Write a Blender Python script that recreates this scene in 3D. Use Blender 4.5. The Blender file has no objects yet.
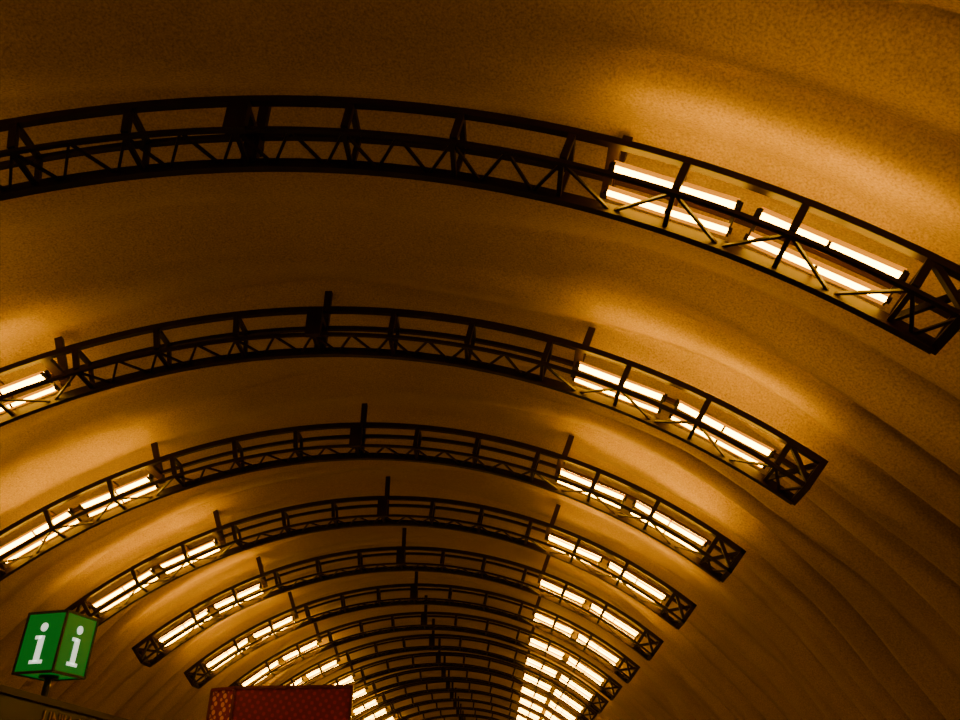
import bpy, math, random
import numpy as np
from mathutils import Vector, Matrix, noise
random.seed(3)
S=10.0
# ---------- camera fit ----------
def proj(P,prm):
    f,p,ya,ro=prm[:4]
    F=np.array([math.sin(ya)*math.cos(p),math.cos(ya)*math.cos(p),math.sin(p)])
    r0=np.array([math.cos(ya),-math.sin(ya),0]); u0=np.cross(r0,F)
    r=r0*math.cos(ro)+u0*math.sin(ro); u=-r0*math.sin(ro)+u0*math.cos(ro)
    d=P@F
    return 480+f*(P@r)/d, 360-f*(P@u)/d
hub={1:(240,100),2:(315,308),3:(359,421),4:(385,495),5:(402,547),6:(413,585)}
re={2:(827,462),3:(744,550),4:(694,604),5:(661,639),6:(638,667)}
le={4:(65,608),5:(132,649),6:(183,677)}
def resid(prm):
    f,p,ya,ro,cx,za,ze,y1,sp=prm
    o=[]
    for D,X,Z in ((hub,cx,za),(re,cx+.5,ze),(le,cx-.5,ze)):
        for n,(x,y) in D.items():
            a,b=proj(np.array([X,y1+sp*(n-1),Z]),prm)
            o+= [a-x,b-y]
    o.append((f-776)/15)
    return np.array(o)
prm=np.array([776,.543,0,0,-.165,.49,.308,.422,.28])
for it in range(60):
    r=resid(prm); J=np.zeros((len(r),9))
    for i in range(9):
        q=prm.copy(); h=1e-5*max(1,abs(q[i])); q[i]+=h
        J[:,i]=(resid(q)-r)/h
    prm=prm-np.linalg.solve(J.T@J+1e-9*np.eye(9),J.T@r)*.7
f,p,ya,ro,cx,za,ze,y1,sp=[float(v) for v in prm]
EYE=1.6
CX=-cx*S
Y1=y1*S; SP=sp*S
rise=za-ze
RT=(0.25+rise*rise)/(2*rise)*S
ZC=EYE+za*S-RT
TE=math.asin(5.0/RT)
cam=bpy.data.cameras.new("camera"); co=bpy.data.objects.new("camera",cam)
bpy.context.collection.objects.link(co)
cam.sensor_width=36; cam.lens=f/960*36; cam.clip_start=.05; cam.clip_end=300
F=Vector((math.sin(ya)*math.cos(p),math.cos(ya)*math.cos(p),math.sin(p)))
r0=Vector((math.cos(ya),-math.sin(ya),0)); u0=r0.cross(F)
R=r0*math.cos(ro)+u0*math.sin(ro); U=-r0*math.sin(ro)+u0*math.cos(ro)
M=Matrix((R,U,-F)).transposed().to_4x4(); M.translation=Vector((CX,0,EYE))
co.matrix_world=M
bpy.context.scene.camera=co

# ---------- materials ----------
def mat(name,col,rough=.6,metal=0,em=None,es=0):
    m=bpy.data.materials.new(name); m.use_nodes=True
    b=m.node_tree.nodes['Principled BSDF']
    b.inputs['Base Color'].default_value=(*col,1); b.inputs['Roughness'].default_value=rough
    b.inputs['Metallic'].default_value=metal
    if em: b.inputs['Emission Color'].default_value=(*em,1); b.inputs['Emission Strength'].default_value=es
    return m
def noisy(name,c1,c2,scale,rough=.7,bump=0.0,detail=4):
    m=mat(name,c1,rough); nt=m.node_tree; b=nt.nodes['Principled BSDF']
    tc=nt.nodes.new('ShaderNodeTexCoord'); n=nt.nodes.new('ShaderNodeTexNoise'); n.inputs['Scale'].default_value=scale; n.inputs['Detail'].default_value=detail
    cr=nt.nodes.new('ShaderNodeValToRGB'); cr.color_ramp.elements[0].position=.3; cr.color_ramp.elements[1].position=.7
    cr.color_ramp.elements[0].color=(*c1,1); cr.color_ramp.elements[1].color=(*c2,1)
    nt.links.new(tc.outputs['Object'],n.inputs['Vector']); nt.links.new(n.outputs['Fac'],cr.inputs['Fac']); nt.links.new(cr.outputs['Color'],b.inputs['Base Color'])
    if bump:
        bp=nt.nodes.new('ShaderNodeBump'); bp.inputs['Strength'].default_value=bump; bp.inputs['Distance'].default_value=.01
        nt.links.new(n.outputs['Fac'],bp.inputs['Height']); nt.links.new(bp.outputs['Normal'],b.inputs['Normal'])
    return m
M_ceil=noisy("ceiling_sprayed_plaster",(.27,.195,.0002),(.50,.365,.0004),55,.6,.2,3)
M_ceil.node_tree.nodes['Principled BSDF'].inputs['Specular IOR Level'].default_value=.06
M_steel=noisy("truss_dark_paint",(.010,.0035,.0015),(.02,.006,.002),6,.45)
M_steel.node_tree.nodes['Principled BSDF'].inputs['Specular IOR Level'].default_value=.2
M_tube=mat("tube_glow",(1,.7,.4),.4,0,(1,.46,.01),50)
M_halo=mat("amber_halo_strip",(.012,.002,.0),.7,0,(1,.31,.0),1.2)  # orange halo of the tubes, added as glowing strips
M_halo.node_tree.nodes['Principled BSDF'].inputs['Specular IOR Level'].default_value=.05
M_floor=noisy("floor_granite",(.05,.035,.025),(.09,.06,.04),30,.4)
M_wall=noisy("end_wall_plaster",(.10,.05,.015),(.16,.08,.02),8,.8)

# ---------- mesh builder ----------
class MB:
    def __init__(s): s.v=[];s.f=[];s.m=[]
    def add(s,vs,fs,mi=0):
        o=len(s.v); s.v+= [tuple(v) for v in vs]; s.f+=[tuple(i+o for i in q) for q in fs]; s.m+=[mi]*len(fs)
    def beam(s,a,b,w,h,up=Vector((0,0,1)),mi=0):
        a=Vector(a);b=Vector(b); d=(b-a).normalized(); sd=d.cross(Vector(up))
        if sd.length<1e-4: sd=d.cross(Vector((1,0,0)))
        sd.normalize(); u=sd.cross(d).normalized()
        vs=[c+sd*(x*w/2)+u*(z*h/2) for c in (a,b) for x,z in ((-1,-1),(1,-1),(1,1),(-1,1))]
        s.add(vs,[(0,3,2,1),(4,5,6,7),(0,1,5,4),(1,2,6,5),(2,3,7,6),(3,0,4,7)],mi)
    def box(s,c,d,mi=0):
        s.beam(Vector(c)-Vector((0,0,d[2]/2)),Vector(c)+Vector((0,0,d[2]/2)),d[0],d[1],Vector((0,1,0)),mi)
    def cyl(s,a,b,r,n=10,mi=0,caps=True):
        a=Vector(a);b=Vector(b); d=(b-a).normalized(); x=d.orthogonal().normalized(); y=d.cross(x)
        vs=[c+(x*math.cos(t)+y*math.sin(t))*r for c in (a,b) for t in [2*math.pi*i/n for i in range(n)]]
        fs=[(i,(i+1)%n,n+(i+1)%n,n+i) for i in range(n)]
        if caps: fs+=[tuple(range(n-1,-1,-1)),tuple(range(n,2*n))]
        s.add(vs,fs,mi)
    def obj(s,name,mats,parent=None,smooth=False):
        me=bpy.data.meshes.new(name); me.from_pydata(s.v,[],s.f); 
        for m in mats: me.materials.append(m)
        me.polygons.foreach_set('material_index',s.m)
        if smooth: me.polygons.foreach_set('use_smooth',[True]*len(s.f))
        me.update()
        o=bpy.data.objects.new(name,me); bpy.context.collection.objects.link(o)
        if parent: o.parent=parent
        return o
def P(t,r,y): return Vector((r*math.sin(t),y,ZC+r*math.cos(t)))
def RD(t): return Vector((math.sin(t),0,math.cos(t)))
YV=Vector((0,1,0))

# ---------- truss ----------
H=.31; B=.36
RV=RT+.52
def chord(mb,r,y,w,h,t0,t1,n=56,mi=0):
    vs=[];fs=[]
    for i in range(n+1):
        t=t0+(t1-t0)*i/n
        for dr,dy in ((-h/2,-w/2),(-h/2,w/2),(h/2,w/2),(h/2,-w/2)): vs.append(P(t,r+dr,y+dy))
    for i in range(n):
        for k in range(4): fs.append((4*i+k,4*i+(k+1)%4,4*i+4+(k+1)%4,4*i+4+k))
    fs+=[(3,2,1,0),tuple(4*n+k for k in range(4))]
    mb.add(vs,fs,mi)
tb=MB()
for r,y,w,h in ((RT,0,.055,.065),(RT-H,0,.035,.035),(RT,B,.045,.045),(RT-H,B,.06,.09)):
    chord(tb,r-.03,y,w,h,-TE,TE)
D=math.radians(6.4)
for k in range(-6,7):
    t=k*D
    tb.beam(P(t,RT-.05,0),P(t,RT-H,0),.055,.05,YV)
    tb.beam(P(t,RT-.05,B),P(t,RT-H,B),.04,.04,YV)
    tb.beam(P(t,RT-.03,0),P(t,RT-.03,B),.045,.045,RD(t))
    tb.beam(P(t,RT-H-.03,0),P(t,RT-H-.03,B),.035,.035,RD(t))
ks=[-TE]+[k*D for k in range(-6,7)]+[TE]
for a,b in zip(ks[:-1],ks[1:]):
    nz=2 if (b-a<.08 or abs(a+b)/2>math.radians(20)) else 4
    for j in range(nz):
        t0=a+(b-a)*j/nz; t1=a+(b-a)*(j+1)/nz
        ya0,yb0=(0,B) if j%2==0 else (B,0)
        tb.beam(P(t0,RT-H-.03,ya0),P(t1,RT-H-.03,yb0),.022,.02,RD(t0))
for s in (-1,1):
    t=s*TE; t2=s*6*D
    for y in (0,B): tb.beam(P(t,RT,y),P(t,RT-H-.05,y),.06,.06,YV)
    for r in (RT-.03,RT-H-.03): tb.beam(P(t,r,-.03),P(t,r,B+.03),.06,.06,RD(t))
    tb.beam(P(t,RT-H,0),P(t2,RT-.03,0),.045,.04,YV)
    tb.beam(P(t,RT-.03,0),P(t2,RT-H,B),.045,.04,YV)
# hub plate
tb.beam(P(0,RT-.03,-.01),P(0,RT-H-.05,-.01),.16,.07,YV)
tb.beam(P(0,RT-.03,B),P(0,RT-H-.05,B),.12,.07,YV)
# hangers to the vault, bracketed off the rear chord
for t in (-math.radians(21.6),0,math.radians(21.6)):
    tb.beam(P(t,RT-.12,B+.10),P(t,RV+.02,B+.10),.08,.06,YV)
    tb.beam(P(t,RT-.03,-.02),P(t,RT-.03,B+.13),.09,.06,RD(t))
# light fixtures
for s in (-1,1):
    for a,b in ((21.9,28.9),(30.1,37.7)):
        a=math.radians(a)*s; b=math.radians(b)*s
        for y,r,rad in ((.10,RT-.18,.040),(.27,RT-.25,.024)):
            A=P(a,r,y);Bq=P(b,r,y); m=(A+Bq)/2
            tb.cyl(A,Bq,rad,8,1,False)
            dd=(Bq-A).normalized(); nn=dd.cross(YV).normalized(); 
            if nn.z<0: nn=-nn
            for q,e in ((A,-1),(Bq,1)):
                tb.cyl(q,q+dd*e*.03,rad*1.1,10,0)
            tb.cyl(m-dd*.012,m+dd*.012,rad*1.1,10,0)
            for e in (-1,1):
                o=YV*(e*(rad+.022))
                tb.beam(A+o,Bq+o,.034,.014,nn,2)  # added emissive strip, stands in for the glow around the tube
        for t in (a,b):
            tb.beam(P(t,RT-.22,0),P(t,RT-.22,B),.03,.02,RD(t))
proto=tb.obj("arched_light_truss",[M_steel,M_tube,M_halo])
proto.location=(0,Y1,0)
for n in list(range(-2,1))+list(range(2,20)):
    o=bpy.data.objects.new("arched_light_truss",proto.data); o.location=(0,Y1+SP*(n-1),0)
    bpy.context.collection.objects.link(o)

# ---------- vault ----------
YA,YB=-9.0,Y1+SP*19
tm=math.acos(-ZC/RV) if abs(ZC)<RV else math.pi/2
ny=int((YB-YA)/.05); nt_=120
ths=np.linspace(-tm,tm,nt_+1); ys=np.linspace(YA,YB,ny+1)
TT,YY=np.meshgrid(ths,ys)
cell=SP/4
low=np.zeros_like(TT); ph=np.zeros_like(TT)
for j in range(0,ny+1):
    for i in range(0,nt_+1,6):
        low[j,i]=noise.noise(Vector((ths[i]*2.2,ys[j]*.55,1.3))); ph[j,i]=noise.noise(Vector((ths[i]*2.6,ys[j]*.35,7.7)))
for j in range(ny+1):
    low[j]=np.interp(ths,ths[::6],low[j,::6]); ph[j]=np.interp(ths,ths[::6],ph[j,::6])
w=(YY-Y1)/cell+ph*.6+.5
amp=.065+.16*np.clip((np.abs(TT)/TE)**2.5,0,1.3)
off=-amp*(.75+.8*low)*(np.abs(np.sin(np.pi*w))**1.0) -.05*np.sin(np.pi*w+1+low*3)
RR=RV+.08+off
vs=np.stack([RR*np.sin(TT),YY,ZC+RR*np.cos(TT)],-1).reshape(-1,3)
idx=np.arange((ny+1)*(nt_+1)).reshape(ny+1,nt_+1)
fs=np.stack([idx[:-1,:-1],idx[:-1,1:],idx[1:,1:],idx[1:,:-1]],-1).reshape(-1,4)
me=bpy.data.meshes.new("ceiling"); me.from_pydata(vs.tolist(),[],fs.tolist()); me.materials.append(M_ceil)
me.polygons.foreach_set('use_smooth',[True]*len(me.polygons)); me.update()
ce=bpy.data.objects.new("ceiling",me); bpy.context.collection.objects.link(ce)
def slab(name,c,d,m):
    b=MB(); b.box(c,d); return b.obj(name,[m])
slab("floor",(0,(YA+YB)/2,-.1),(18,YB-YA+.4,.2),M_floor)
slab("wall_back",(0,YB+.1,4),(19,.2,9),M_wall)
slab("wall_front",(0,YA-.1,4),(19,.2,9),M_wall)

def at(px,py,Y):
    d=R*((px-480)/f)+U*((360-py)/f)+F
    return Vector((CX,0,EYE))+d*(Y/d.y)
# ---------- info sign ----------
C=at(57,646,7.0); 
M_green=mat("green_acrylic",(.002,.11,.012),.25,0,(.001,.25,.02),.40)
M_white=mat("white_acrylic",(.8,.85,.8),.3,0,(.75,.9,.7),1.2)
M_black=mat("sign_frame",(.01,.012,.01),.4)
root=bpy.data.objects.new("information_sign",None); bpy.context.collection.objects.link(root)
hs=.195; hh=.245
root.location=C; root.rotation_euler=(0,0,math.radians(-13))
b=MB(); b.box((0,0,0),(2*hs,2*hs,2*hh)); b.obj("lit_box",[M_green],root)
b=MB()
for x in (-1,1):
    for y in (-1,1): b.box((x*hs,y*hs,0),(.018,.018,2*hh+.02))
for z in (-1,1):
    for s in (-1,1):
        b.box((0,s*hs,z*hh),(2*hs,.02,.02)); b.box((s*hs,0,z*hh),(.02,2*hs,.02))
b.obj("frame",[M_black],root)
top_z=at(45,697,7.0).z
b=MB(); b.cyl((0,0,-hh),(0,0,top_z-C.z-.018),.028,12); b.cyl((0,0,-hh-.02),(0,0,-hh),.08,12); b.obj("stem",[M_black],root)
def letter_i(mb,Mx):
    tmp=MB()
    tmp.box((0,0,-.055),(.055,.006,.20)); tmp.box((-.03,0,.035),(.065,.006,.026)); tmp.box((0,0,-.155),(.125,.006,.026))
    tmp.cyl((0,-.003,.115),(0,.003,.115),.034,20)
    mb.add([Mx@Vector(v) for v in tmp.v],tmp.f)
b=MB()
for k in range(4):
    Mx=Matrix.Rotation(k*math.pi/2,4,'Z')@Matrix.Translation((0,-hs-.004,0)); letter_i(b,Mx@Matrix.Diagonal((1,1,1.05,1)))
b.obj("letter_i_marks",[M_white],root)

# ---------- board under the sign ----------
bx=C.x
root2=bpy.data.objects.new("direction_board",None); bpy.context.collection.objects.link(root2)
yend=8.7; y0=4.6
b=MB(); b.box((bx,(y0+yend)/2,top_z-.3),(.16,yend-y0,.5))
b.obj("panel",[noisy("board_dark",(.012,.007,.005),(.025,.014,.008),5,.4)],root2)
b=MB(); b.box((bx,(y0+yend)/2,top_z-.045),(.22,yend-y0+.06,.05)); b.box((bx,(y0+yend)/2,top_z-.56),(.22,yend-y0+.06,.05))
for y in (y0,yend): b.box((bx,y,top_z-.3),(.2,.06,.5))
for y in (y0+.5,yend-.5): b.cyl((bx,y,0),(bx,y,top_z-.5),.05,12); b.cyl((bx,y,0),(bx,y,.03),.14,16)
b.obj("frame_and_posts",[mat("board_frame",(.03,.012,.005),.5)],root2)
cu=bpy.data.curves.new("board_text","FONT"); cu.body="LINIJA 1"; cu.size=.2; cu.extrude=.004
to=bpy.data.objects.new("lettering",cu); bpy.context.collection.objects.link(to)
cu.materials.append(mat("letter_tan",(.35,.2,.08),.5)); to.location=(bx+.085,6.9,top_z-.25); to.rotation_euler=(math.pi/2,0,math.pi/2); to.parent=root2

# ---------- red kiosk ----------
YK=12.0
a=at(208,688,YK); c=at(352,688,YK); ht=a.z
def dots(name,dot,base,sc,p0,p1):
    m=mat(name,base,.55); nt=m.node_tree; bb=nt.nodes['Principled BSDF']
    tc=nt.nodes.new('ShaderNodeTexCoord'); vo=nt.nodes.new('ShaderNodeTexVoronoi'); vo.inputs['Scale'].default_value=sc; vo.inputs['Randomness'].default_value=0
    cr=nt.nodes.new('ShaderNodeValToRGB'); cr.color_ramp.elements[0].position=p0; cr.color_ramp.elements[0].color=(*dot,1); cr.color_ramp.elements[1].position=p1; cr.color_ramp.elements[1].color=(*base,1)
    mp=nt.nodes.new('ShaderNodeMapping'); mp.inputs['Rotation'].default_value=(0,.6,.0)
    nt.links.new(tc.outputs['Object'],mp.inputs['Vector']); nt.links.new(mp.outputs['Vector'],vo.inputs['Vector']); nt.links.new(vo.outputs['Distance'],cr.inputs['Fac']); nt.links.new(cr.outputs['Color'],bb.inputs['Base Color'])
    return m
M_red=dots("kiosk_red_perforated",(.50,.006,.08),(.27,.002,.05),11,.22,.32)
M_red2=dots("kiosk_red_bright_dots",(1,.5,.3),(.3,.004,.03),12,.40,.46)
root3=bpy.data.objects.new("red_kiosk",None); bpy.context.collection.objects.link(root3)
wd=c.x-a.x; ch=wd*.19
b=MB()
dp=Vector((-.42,1.6))
foot=[(a.x,YK+ch*.5),(a.x+ch,YK),(c.x,YK),(c.x+dp.x,YK+dp.y),(a.x+dp.x*.6,YK+dp.y)]
n=len(foot)
b.add([(x,y,.1) for x,y in foot]+[(x,y,ht) for x,y in foot],[(i,(i+1)%n,n+(i+1)%n,n+i) for i in range(n)]+[tuple(range(n,2*n)),tuple(range(n-1,-1,-1))])
b.m[0]=1
b.obj("body",[M_red,M_red2],root3)
b=MB()
for i in range(n):
    p0=foot[i];p1=foot[(i+1)%n]
    for z,t in ((ht,.04),(.05,.1),(ht-.9,.04)): b.beam((*p0,z),(*p1,z),.04,t)
    b.beam((*p0,0),(*p0,ht),.04,.04,(0,1,0))
b.obj("trim_frame",[mat("kiosk_trim",(.16,.004,.015),.4)],root3)

# ---------- world ----------
wd=bpy.data.worlds.new("world"); bpy.context.scene.world=wd; wd.use_nodes=True
wd.node_tree.nodes['Background'].inputs[0].default_value=(.01,.006,.003,1)
wd.node_tree.nodes['Background'].inputs[1].default_value=.1
